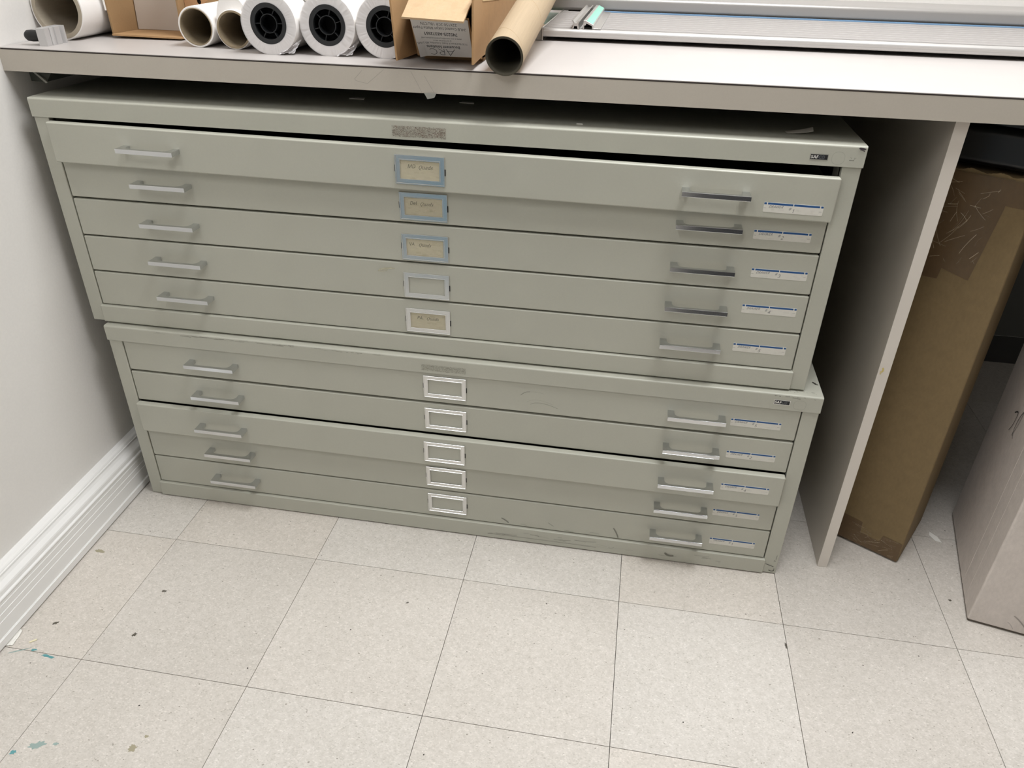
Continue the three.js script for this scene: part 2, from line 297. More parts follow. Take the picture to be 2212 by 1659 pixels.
const BOT = [0.3225, 0.2505, 0.1795, 0.109, 0.0385];    // bottoms of the five drawer fronts

// folded sheet lid: flat top, rounded front fold, down-turned front lip (profile back/up, swept along x)
const lidGeo = (() => {
  const s = new THREE.Shape(), r = 0.0034, z0 = -0.0026; s.moveTo(z0, 0.3882); s.lineTo(z0, 0.4195 - r); s.absarc(z0 + r, 0.4195 - r, r, Math.PI, Math.PI / 2, true); s.lineTo(CD, 0.4195); s.lineTo(CD, 0.408); s.lineTo(-0.0006, 0.408); s.lineTo(-0.0006, 0.3882); s.closePath();
  return uvm(new THREE.ExtrudeGeometry(s, { depth: CW + 0.0016, bevelEnabled: false, curveSegments: 8 }).rotateY(Math.PI / 2).translate(-0.0008, 0, 0));
})();
function flatFile(label, x, y, z, drawers) {
  const c = thing('flat_file_cabinet', label, 'cabinet', [x, y, z], 0);
  mesh('lid', merge(lidGeo, boxc(-0.0008, 0.0012, 0.3882, 0.41, -CD, 0.001), boxc(CW - 0.0012, CW + 0.0008, 0.3882, 0.41, -CD, 0.001)), M.paint, c);
  for (const s of [0, 1]) {
    const x0 = s ? CW - POST : 0, x1 = s ? CW : POST;
    mesh('corner_post', merge(rboxc(x0, x1, 0.0020, 0.3885, -0.018, 0, 0.0016), boxc(s ? x0 : x1 - 0.002, s ? x0 + 0.002 : x1, 0.03, 0.3885, -0.05, -0.01)), M.paint, c);
    mesh('side_panel', boxc(s ? CW - 0.002 : 0, s ? CW : 0.002, 0.0012, 0.408, -CD + 0.002, -0.015), M.paint, c);
  }
  mesh('shaded_back_panel', boxc(0.002, CW - 0.002, 0.0012, 0.408, -CD + 0.001, -CD + 0.003), M.innerShade, c);
  mesh('bottom_panel', boxc(0.002, CW - 0.002, 0.02, 0.022, -CD + 0.003, -0.02), M.innerShade, c);
  mesh('base_rail', rboxc(POST + 0.0007 - 0.003, CW - POST - 0.0007 + 0.003, 0.0020, 0.0372, -0.016, 0.004, 0.0022, 3), M.paint, c);
  drawers.forEach((d, k) => {
    const g = sub('drawer', c, POST + 0.0002 + (d.dx || 0), BOT[k] + (d.dy || 0), -0.001 + (d.out || 0)); g.rotation.z = d.roll || 0;
    mesh('front_panel', faceGeo, M.paint, g); mesh('tray', trayGeo, M.innerShade, g);
    for (const hx of [0.2163, 1.1453]) mesh('handle', handleGeo, M.chrome, g, hx - POST, 0.0346, 0);
    const fx = 0.6812 - POST + (d.fx || 0), fy = (d.fy ?? 0.0115) + FH / 2;
    mesh('label_holder', holderGeo, d.holder || M.frameMetal, g, fx, fy, 0.0002);
    for (const s of [-1, 1]) mesh('holder_tab', slotGeo, M.black, g, fx + s * (FW / 2 + 0.0009), fy - 0.001 * s, 0.0002);
    if (d.card) mesh('card', new THREE.BoxGeometry(0.0668, 0.0318, 0.0004), d.card, g, fx, fy, 0.0006);
    if (d.sticker) mesh('sticker', stickerGeo, d.sticker, g, d.sx - x - POST, d.sy - y - BOT[k] - (d.dy || 0), 0.0001).rotation.z = d.st || 0;
  });
  return c;
}
const Y2 = 0.4205, LX = -0.1318, LZ = -0.130, UX = -0.1623, UZ = -0.143;
const lower = flatFile('lower grey-green steel flat file on the tile floor, all label holders empty', LX, 0, LZ, [
  { sticker: stickerMat('5', 0), sx: 1.0753, sy: 0.3423 }, { sticker: stickerMat('2', 0), sx: 1.079, sy: 0.2714 }, { out: 0.0125, dx: -0.0005, sticker: stickerMat('4', 4), sx: 1.0795, sy: 0.2050, fx: -0.001 },
  { sticker: stickerMat('3', 0), sx: 1.0763, sy: 0.1318, fx: -0.003 }, { sticker: stickerMat('1', 0), sx: 1.081, sy: 0.0588, fx: -0.002, fy: 0.0135 }]);
const upper = flatFile('upper grey-green steel flat file under the counter, top drawer sagging open, cards in holders', UX, Y2, UZ, [
  { out: 0.016, dy: -0.0068, dx: 0.001, roll: -0.0074, card: cardMat('MD Quads', 10), sticker: stickerMat('1', 4), sx: 1.0575, sy: 0.7461, fy: 0.0105 }, { card: cardMat('Del Quads', -8, 54), sticker: stickerMat('2', 0), sx: 1.0544, sy: 0.6877, fy: 0.0055 },
  { card: cardMat('VA Quads', -40, 52), sticker: stickerMat('3', -2), sx: 1.0621, sy: 0.6235, fy: 0.0045 }, { sticker: stickerMat('4', 0), sx: 1.0586, sy: 0.5592, fy: 0.004 }, { card: cardMat('PA Quads', 10, 54), sticker: stickerMat('5', 0), sx: 1.0562, sy: 0.4862, fy: 0.0058 }]);
{
  const F = 0.0029;
  const u = (px, py) => [px - UX, py - Y2, F], l = (px, py) => [px - LX, py, F];
  planeAt('glue_residue', 0.0885, 0.0185, decalMat(residueTex('92,72,56', '138,96,78', 0.8)), upper, ...u(0.5176, 0.8217));
  planeAt('glue_residue', 0.0855, 0.0138, decalMat(residueTex('108,104,84', '128,122,98', 0.5)), lower, ...l(0.5485, 0.4004));
  mesh('maker_badge', new THREE.BoxGeometry(0.0262, 0.009, 0.0004), badgeMat('#9c9a90'), upper, ...u(1.1256, 0.8211));
  mesh('maker_badge', new THREE.BoxGeometry(0.0275, 0.0097, 0.0004), badgeMat('#dcdad2'), lower, ...l(1.154, 0.4031));
  planeAt('sticker_ghost', 0.0205, 0.0205, decalMat(circleTex), upper, ...u(1.1524, 0.8212)); planeAt('sticker_ghost', 0.0235, 0.0215, decalMat(circleTex), lower, ...l(1.1838, 0.4012));
  planeAt('scuff', 0.010, 0.006, decalMat(strokes(96, 64, [[0.1, 0.2, 0.3, 0.2, 0.3, 0.5, 4, 0.4], [0.05, 0.85, 0.4, 0.85, 0.7, 0.85, 7, 0.7], [0.7, 0.2, 0.75, 0.5, 0.6, 0.8, 6, 0.4], [0.9, 0.2, 0.8, 0.45, 0.75, 0.5, 5, 0.5]])), upper, ...u(1.173, 0.8212));
  const chips = (n, al) => Array.from({ length: n }, () => { const x = rnd(), y = rr(0.15, 0.8), w = rr(0.01, 0.09); return [x, y, x + w / 2, y + rr(-0.1, 0.1), x + w, y + rr(-0.15, 0.15), rr(1.5, 4), al * rr(0.3, 1)]; });
  planeAt('scuff', 0.30, 0.006, decalMat(strokes(1024, 32, chips(34, 0.7), '58,52,44')), lower, ...l(0.11, 0.4155));
  planeAt('scuff', 0.16, 0.005, decalMat(strokes(512, 24, chips(16, 0.6), '70,62,50')), lower, ...l(0.36, 0.416));
  planeAt('scuff', 0.08, 0.006, decalMat(strokes(256, 24, chips(12, 0.7), '52,46,38')), lower, ...l(1.17, 0.416));
  const chipTop = planeAt('paint_chip', 0.05, 0.012, decalMat(strokes(256, 64, chips(16, 1), '38,32,26')), lower, 1.316, 0.4197, -0.008); chipTop.rotation.x = -Math.PI / 2;
  const chip2 = planeAt('paint_chip', 0.012, 0.014, decalMat(strokes(64, 64, [[0.3, 0.3, 0.5, 0.4, 0.6, 0.6, 12, 1], [0.6, 0.7, 0.8, 0.6, 0.9, 0.8, 8, 0.9]], '36,30,26')), lower, 1.344, 0.4197, -0.045); chip2.rotation.x = -Math.PI / 2;
  planeAt('paint_chip', 0.014, 0.010, decalMat(strokes(64, 48, [[0.3, 0.3, 0.5, 0.3, 0.8, 0.4, 12, 1], [0.4, 0.5, 0.6, 0.5, 0.8, 0.7, 8, 0.8]], '62,52,58')), upper, CW - 0.0075, 0.4145, F);
  planeAt('scuff', 0.075, 0.036, decalMat(strokes(512, 240, [[0.05, 0.35, 0.15, 0.1, 0.28, 0.1, 4, 0.75], [0.3, 0.1, 0.5, 0.05, 0.62, 0.15, 3, 0.3], [0.3, 0.85, 0.5, 0.55, 0.98, 0.95, 4, 0.55], [0.2, 0.75, 0.4, 0.35, 0.85, 0.75, 3, 0.25]], '62,60,50')), lower, ...l(0.728, 0.3545).slice(0, 2), -0.0008);
  planeAt('scuff', 0.034, 0.013, decalMat(strokes(192, 80, [[0.1, 0.8, 0.3, 0.2, 0.95, 0.3, 14, 0.5], [0.15, 0.85, 0.5, 0.9, 0.6, 0.5, 7, 0.5], [0.3, 0.6, 0.6, 0.4, 0.8, 0.3, 12, 0.4]], '206,200,170')), upper, ...u(0.446, 0.5825).slice(0, 2), -0.0008);
  planeAt('scuff', 0.26, 0.036, decalMat(strokes(768, 108, [[0.05, 0.5, 0.08, 0.6, 0.1, 0.75, 9, 0.45], [0.93, 0.2, 0.95, 0.4, 0.97, 0.8, 8, 0.45], [0.2, 0.75, 0.23, 0.75, 0.25, 0.8, 4, 0.3], [0.42, 0.4, 0.44, 0.5, 0.46, 0.6, 5, 0.35], [0.55, 0.8, 0.6, 0.8, 0.62, 0.85, 4, 0.3], [0.75, 0.7, 0.8, 0.7, 0.82, 0.75, 4, 0.25]], '62,60,52')), lower, ...l(0.78, 0.055).slice(0, 2), -0.0008);
  planeAt('scuff', 0.5, 0.022, decalMat(strokes(1024, 48, [...chips(26, 0.4), [0.78, 0.4, 0.79, 0.7, 0.81, 0.6, 10, 0.5], [0.05, 0.8, 0.3, 0.7, 0.5, 0.8, 3, 0.35]], '84,80,68')), lower, ...l(0.86, 0.02).slice(0, 2), 0.0042);
  planeAt('scuff', 0.022, 0.05, decalMat(strokes(96, 200, [[0.1, 0.55, 0.5, 0.6, 0.8, 0.65, 6, 0.8], [0.5, 0.86, 0.7, 0.92, 0.9, 0.86, 9, 0.7], [0.9, 0.75, 0.92, 0.8, 0.9, 0.86, 6, 0.6], [0.75, 0.35, 0.8, 0.3, 0.85, 0.36, 6, 0.5], [0.9, 0.05, 0.86, 0.15, 0.87, 0.25, 6, 0.4]], '66,62,52')), lower, CW - 0.014, 0.028, 0.0003);
}

// ------------------------------------------------------------------ counter, divider
const CT = 0.9151, CB = 0.8788, CZ = -0.15;             // top, underside, front
{
  const c = thing('countertop', 'long pale laminate counter above the flat files, with a thick grey front edge', 'counter', [-0.199, 0, CZ]);
  const L = 3.6, D = -1.01;
  mesh('laminate_top', boxc(0, L, CT - 0.0010, CT, D, -0.0002), M.laminateTop, c);
  mesh('laminate_edge', boxc(0.006, L, CT - 0.0028, CT - 0.0010, D, 0.0002), M.kraftEdge, c);
  mesh('front_edge', boxc(0, L, CB, CT - 0.0028, -0.02, 0), M.laminate, c);
  mesh('core_board', boxc(0, L, CB + 0.0005, CT - 0.0028, D, -0.02), M.innerShade, c);
  const p = thing('divider_panel', 'upright grey laminate panel holding up the counter beside the flat files', 'panel', [1.3080, 0, -0.169]);
  mesh('panel_board', boxc(0.0006, 0.0186, 0.0006, CB, -0.98, -0.0006), M.laminate, p);
  mesh('edge_band', boxc(0, 0.019, 0.0006, CB - 0.0003, -0.0006, 0), std({ color: 0xdcd4ca, roughness: 0.45 }), p);
  planeAt('stain', 0.009, 0.016, decalMat(strokes(48, 80, [[0.5, 0.2, 0.7, 0.4, 0.5, 0.6, 16, 0.7], [0.3, 0.6, 0.3, 0.8, 0.3, 0.85, 14, 0.5]], '214,190,96')), p, 0.006, 0.462, 0.0004);
  const led = thing('wall_cleat', 'dark cleat fixed to the left wall beneath the counter', 'cleat', [-0.199, 0, -0.205]);
  mesh('cleat_bar', extrude(shape([[0, 0.8535], [0.0, CB - 0.0005], [0.05, CB - 0.0005], [0.03, 0.8535]]), 0.7).translate(0.0, 0, -0.7), std({ color: 0x55574f, roughness: 0.7 }), led);
  mesh('end_strip', extrude(shape([[0.0, CB - 0.0005], [0.004, CB - 0.0005], [0.034, 0.8535], [0.030, 0.8515]]), 0.004), std({ color: 0xb9b8ae, roughness: 0.6 }), led);
}
// clear tape on the counter edge: only its edges show
const TAPE = [[0.114, 0.14, 0.075, 0.33, 0.036, 0.52], [0.036, 0.52, 0.04, 0.56, 0.049, 0.6], [0.333, 0.05, 0.25, 0.37, 0.164, 0.7], [0.164, 0.7, 0.1, 0.66, 0.049, 0.6], [0.604, 0.07, 0.655, 0.5, 0.706, 0.98], [0.735, 0.23, 0.78, 0.6, 0.826, 0.95]].map((q) => [...q, 2.2, 0.35]);
{
  const t = thing('tape_strip', 'clear adhesive tape stuck over the counter front edge, one corner hanging', 'tape', [0.49, 0, CZ + 0.0006]);
  planeAt('tape_film', 0.16, 0.0328, decalMat(strokes(640, 132, TAPE, '96,88,76'), 0.2), t, 0, 0.8955, 0);
  mesh('tape_tail', sheet([0.0421, 0.8711, 0.004], [0.053, 0.8735, 0.003], [0.056, 0.880, 0.001], [0.036, 0.880, 0.001], 0.0003, 1), std({ color: 0xa9a79e, roughness: 0.4, transparent: true, opacity: 0.55 }), t);
}

// ------------------------------------------------------------------ rolls on the counter
function plainRoll(name, label, x, z, R, Rc, r, L, coreMat, group) {
  const t = thing(name, label, 'roll', [x, CT + R, z], 0, group);
  mesh('paper', tubeZ(R, Rc, L), M.whitePaper, t); mesh('core', tubeZ(Rc, r, L + 0.001, 64, 0.0003).translate(0, 0, 0.0004), coreMat, t); return t;
}
plainRoll('media_roll', 'largest white roll with a wide hollow core, against the left wall', -0.1515, -0.254, 0.0486, 0.0462, 0.0393, 0.62, M.coreGrey);
plainRoll('paper_roll', 'white paper roll with hollow brown core in front of the open carton', 0.1075, -0.246, 0.0318, 0.0290, 0.0274, 0.6, M.core);
const rollC = plainRoll('paper_roll', 'white paper roll with hollow brown core tucked under a plastic-wrapped roll, loose sheet behind it', 0.1765, -0.242, 0.0304, 0.0293, 0.0262, 0.6, M.core);
{
  // loose outer sheet, set back and standing up above the roll
  const s = new THREE.Shape(), n = 48;
  for (let k = 0; k <= n; k++) { const a = k / n * 2 * Math.PI, up = Math.max(0, Math.sin(a)); const R = 0.0327 + 0.0002; const X = Math.cos(a) * R - 0.0075 * up, Y = Math.sin(a) * R + 0.019 * up * up + 0.0023; k ? s.lineTo(X, Y) : s.moveTo(X, Y); }
  const h = new THREE.Path(); h.absarc(0, 0, 0.0306, 0, Math.PI * 2, true); s.holes.push(h);
  mesh('loose_sheet', extrude(s, 0.3).translate(0, 0, -0.312), M.whitePaper, rollC);
}
const pleatGeo = (R, r) => {
  const nr = 10, na = 220, pos = [], idx = [], ph = Array.from({ length: 14 }, () => [Math.floor(rr(5, 75)), rnd() * 6.28, rr(0.2, 1) * (rnd() < 0.3 ? 2 : 0.8)]);
  for (let i = 0; i <= nr; i++) for (let j = 0; j <= na; j++) { const q = r + (R - r) * i / nr, a = j / na * 2 * Math.PI; let z = 0; for (const [f, p, w] of ph) z += w * Math.sin(f * a + p + 2.2 * i / nr * Math.sin(p)); pos.push(q * Math.cos(a), q * Math.sin(a), 0.0014 + 0.00009 * z * (0.5 + i / nr) * Math.sin(Math.PI * Math.min(1, i / nr * 0.94 + 0.06))); }
  for (let i = 0; i < nr; i++) for (let j = 0; j < na; j++) { const a = i * (na + 1) + j, b = a + na + 1; idx.push(a, b, a + 1, b, b + 1, a + 1); }
  const g = new THREE.BufferGeometry(); g.setAttribute('position', new THREE.Float32BufferAttribute(pos, 3)); g.setIndex(idx); g.computeVertexNormals(); return g;
};
function wrappedRoll(label, x, y, z, R, spin, L = 0.61) {
  const t = thing('wrapped_paper_roll', label, 'roll', [x, y, z], 0, 'paper rolls with black end plugs');
  mesh('paper', tubeZ(R, 0.031, L), M.whitePaper, t);
  const p = mesh('end_plug', merge(tubeZ(0.0309, 0.0234, 0.016, 64, 0.0005).translate(0, 0, 0.0008), tubeZ(0.0145, 0.0133, 0.016, 40, 0.0002).translate(0, 0, 0.0002), ...Array.from({ length: 6 }, (_, k) => box(0.0105, 0.0011, 0.014, 0.0188, 0, -0.008).rotateZ(k * Math.PI / 3 + spin)), ), M.plug, t);
  mesh('plug_back', new THREE.CylinderGeometry(0.0308, 0.0308, 0.002, 48).rotateX(Math.PI / 2).translate(0, 0, -0.026), M.plugDeep, t);
  mesh('plug_hole', lathe([[0.0132, 0], [0.0132, 0.4]], 40).rotateX(-Math.PI / 2).translate(0, 0, -0.017), M.plugDeep, t);
  mesh('plastic_wrap', pleatGeo(R + 0.0006, 0.0305), M.wrap, t);
  mesh('wrap_tail', sheet([0.012, -0.0445, 0.004], [0.036, -0.0425, -0.004], [0.046, -0.022, -0.020], [0.034, -0.033, 0.002], 0.0002, 14, (u, v) => 0.0022 * Math.sin(9 * u + 4 * Math.sin(6 * v + spin)) * Math.sin(8 * v + 3 * u) + 0.001 * Math.sin(21 * u - 17 * v)), M.wrap, t);
  return t;
}
const F_Y = CT + 0.0457;
wrappedRoll('plastic-wrapped paper roll with black spoked plug, leftmost of the row of three', 0.2566, F_Y + 0.0003, -0.208, 0.0460, 0.02);
wrappedRoll('plastic-wrapped paper roll with black spoked plug, middle of the row of three', 0.3507, F_Y, -0.220, 0.0457, 0.28);
wrappedRoll('plastic-wrapped paper roll with black spoked plug, partly hidden by the cardboard carton', 0.4455, F_Y + 0.0013, -0.222, 0.0470, 0.16);
{ const r = plainRoll('paper_roll', 'slim white paper roll lying on the plastic-wrapped rolls, only its rim showing', 0.3036, -0.272, 0.0220, 0.0205, 0.0190, 0.58, M.core); r.position.y = 1.0109; }

// ------------------------------------------------------------------ cardboard mailing tube
{
  const th = 0.0389, ph = 0.2085, t = thing('mailing_tube', 'long brown cardboard tube with dark open end, leaning over the counter edge', 'tube', [0.6549, 0.9400, -0.1287]);
  t.rotation.set(ph, -th, 0, 'YXZ');
  mesh('tube_wall', tubeZ(0.0284, 0.0252, 1.02, 72, 0.0004), M.tubeKraft, t);
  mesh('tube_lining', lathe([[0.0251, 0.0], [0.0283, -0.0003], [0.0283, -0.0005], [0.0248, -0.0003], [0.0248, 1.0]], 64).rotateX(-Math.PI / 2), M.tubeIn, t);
  // spiral seam of the wound kraft paper
  const pts = []; for (let k = 0; k <= 160; k++) { const a = k / 160 * 2 * Math.PI * 4.2 + 0.4, q = k / 160; pts.push(new THREE.Vector3(Math.cos(a) * 0.0284, Math.sin(a) * 0.0284, -0.004 - q * 0.62)); }
  mesh('spiral_seam', new THREE.TubeGeometry(new THREE.CatmullRomCurve3(pts), 300, 0.00018, 4), std({ color: 0xa58c64, roughness: 0.9 }), t);
}

// ------------------------------------------------------------------ open carton with paper (left)
{
  const t = thing('open_carton', 'open brown carton with a white panel inside, behind the two plain paper rolls', 'box', [-0.092, CT, -0.305]);
  const k = 0.0028, W = 0.131, H = 0.19, D = -0.5;
  mesh('bottom_flap', sheet([0.002, 0.0075, 0.004], [W, 0.0055, -0.004], [W, 0.0065, -0.09], [-0.004, 0.005, -0.09], k), M.kraft, t);
  mesh('left_flap', sheet([0.0005, 0.004, -0.004], [-0.0045, 0.004, -0.09], [-0.006, H, -0.09], [-0.003, H, -0.004], k), M.kraftIn, t);
  mesh('paper_sheet', sheet([-0.004, 0.045, 0.0], [-0.0035, 0.045, 0.0], [-0.006, H, 0.0], [-0.010, H, 0.0], 0.05), M.whitePaper, t);
  mesh('carton_body', merge(boxc(-0.006, -0.003, 0, H, D, -0.09), boxc(W - 0.003, W, 0.002, H, D, -0.012), boxc(-0.006, W, 0, 0.0028, D, -0.09), boxc(-0.006, W, 0, H, D, D + 0.003)), M.kraftIn, t);
  mesh('inner_panel', sheet([-0.0028, 0.0062, -0.085], [W - 0.003, 0.0062, -0.085], [W - 0.003, H, -0.098], [-0.0028, H, -0.098], 0.004), std({ color: 0xc8bdb2, roughness: 0.7 }), t);
  const s = shape([[0, 0.02], [0.028, 0.035], [0.038, 0.060], [0.052, 0.069], [0.095, 0.072], [0.095, 0.15], [0, 0.15]]);
  const hole = new THREE.Path(); hole.absellipse(0.0275, 0.0615, 0.0042, 0.0048, 0, Math.PI * 2, true); s.holes.push(hole);
  const f = mesh('right_flap', extrude(s, k), std({ map: rep(fibre, 0.25), color: 0xc4966c, roughness: 0.8 }), t, W + 0.0006, 0, -0.036); f.rotation.y = 0.04;
  mesh('hole_shade', box(0.012, 0.014, 0.002), M.plugDeep, t, W + 0.028, 0.0615, -0.040);  // near-black plate behind the hole, painted in as its shade
}
// ------------------------------------------------------------------ carton with shipping label (middle)
{
  const t = thing('shipping_carton', 'brown carton with spread flaps and an upside-down white address label, beside the cardboard tube', 'box', [0.4987, CT + 0.0079, -0.2157]); t.scale.setScalar(0.9588);
  const W = 0.1103, H = 0.107, D = -0.62, k = 0.003;
  mesh('carton_body', merge(boxc(0, k, 0, H, D, 0), boxc(W - k, W, 0, H, D, 0.003), boxc(0, W, 0, k, D, 0), boxc(0, W, H - k, H, D, 0), boxc(0, W, 0, H, D, D + k)), M.kraft, t);
  mesh('under_flap', boxc(0.004, W - 0.004, -0.0081, -0.0001, -0.32, -0.03), M.kraftIn, t);
  mesh('left_flap', sheet([-0.0136, 0.0008, 0.0667], [0.0, 0.003, -0.004], [0.0, H, -0.004], [-0.0205, H, 0.0667], k), M.kraft, t);
  mesh('right_flap', sheet([W, 0.003, 0.003], [W + 0.0015, 0.0008, 0.0758], [W + 0.0025, H, 0.0758], [W, H, 0.003], -k), M.kraft, t);
  mesh('bottom_flap', sheet([0.006, 0.0035, 0.018], [W - 0.006, 0.0035, 0.022], [W - 0.008, 0.064, 0.066], [0.008, 0.064, 0.062], k), M.kraft, t);
  const label = std({ roughness: 0.65, map: canvasTex(640, 512, (g, w, h) => {
    g.fillStyle = '#c9c5c0'; g.fillRect(0, 0, w, h); g.save(); g.translate(w, h); g.rotate(Math.PI); g.fillStyle = '#17171a'; g.textAlign = 'center';
    g.save(); g.translate(345, 62); g.scale(1.2, 1.05); g.translate(-352, -78); g.lineWidth = 5; g.strokeStyle = '#17171a'; g.beginPath(); g.moveTo(236, 118); g.lineTo(290, 34); g.lineTo(322, 118); g.moveTo(250, 92); g.quadraticCurveTo(300, 84, 316, 92); g.moveTo(345, 118); g.lineTo(345, 40); g.quadraticCurveTo(395, 36, 392, 62); g.quadraticCurveTo(388, 82, 347, 80); g.lineTo(398, 118); g.moveTo(486, 52); g.quadraticCurveTo(448, 26, 424, 62); g.quadraticCurveTo(412, 108, 462, 116); g.quadraticCurveTo(478, 116, 490, 106); g.stroke(); g.restore();
    // each line fitted to the width it has on the label
    const line = (txt, y, width, size, bold) => { g.font = (bold ? 'bold ' : '') + size + 'px sans-serif'; const k = width / g.measureText(txt).width; g.save(); g.translate(335, y); g.scale(k, 1); g.fillText(txt, 0, 0); g.restore(); };
    line('Document Solutions', 150, 400, 50, true); line('7130 Red Branch Road, Columbia, MD 21045', 196, 590, 32); line('p: (410)290-6611', 228, 220, 26); line('www.e-arc.com/documentsolutions.md', 260, 470, 27);
    line('745225-A8372551', 328, 385, 56, true); line('24LB Coated Inkjet Matte Paper', 400, 600, 48); line('22X150 2CR 1BL/CTN', 454, 410, 48); g.restore();
  }) });
  const lg = sheet([0.0128, 0.0045, 0.0215], [0.1000, 0.0050, 0.0245], [0.1015, 0.0635, 0.0672], [0.0092, 0.0655, 0.0660], 0.0003, 8, (u, v) => 0.0012 + 0.004 * Math.pow(Math.max(0, 1 - u * 5), 2) * (1 - v));
  mesh('address_label', lg, label, t);
  mesh('top_flap', sheet([0.0049, 0.0672, 0.095], [0.1009, 0.0640, 0.095], [0.106, H, 0.002], [0.003, H, 0.002], k, 10, (u, v) => (0.0008 * Math.sin(9 * u + 5 * v) * Math.sin(7 * v + 2) + 0.0006 * Math.sin(23 * u - 12 * v)) * Math.min(1, 4 * v)), std({ map: rep(fibre, 1, 1), color: 0xcfb08a, roughness: 0.55 }), t);  // lighter than the body: overhead light painted into the flap colour
  mesh('paper_tape', sheet([W + 0.0006, 0.084, -0.001], [W + 0.0006, 0.076, -0.15], [W + 0.0006, H, -0.15], [W + 0.0006, H, -0.001], 0.0003), std({ color: 0xd8bd90, roughness: 0.5 }), t);
}

// ------------------------------------------------------------------ roll-end clamp in front of the big roll
{
  const t = thing('clamp_block', 'small grooved aluminium clamp block with a black knob, in front of the largest roll', 'clamp', [-0.1285, CT, -0.181], 0.06);
  // profile in plan (x across, z along), extruded upwards
  const s = shape([[0, 0], [0, -0.012], [-0.002, -0.0125], [-0.002, -0.0138], [0, -0.0143], [0.0015, -0.018], [0.0015, -0.021], [-0.0018, -0.023], [-0.0018, -0.0245], [0.001, -0.026], [0.001, -0.038], [-0.003, -0.040], [-0.003, -0.045], [0.002, -0.047], [0.002, -0.051], [-0.014, -0.051], [-0.014, 0]].map(([x, z]) => [x, -z]));
  mesh('block', extrude(s, 0.0268, 0.0003).rotateX(-Math.PI / 2).translate(0, 0.0003, 0), M.aluMatte, t);
  mesh('knob', lathe([[0, 0], [0.0065, 0], [0.0085, 0.003], [0.0092, 0.016], [0.0085, 0.024], [0.0055, 0.028], [0, 0.029]], 32).rotateZ(Math.PI / 2).translate(-0.0135, 0.0145, -0.010), std({ color: 0x0b0d0e, roughness: 0.4 }), t);
}

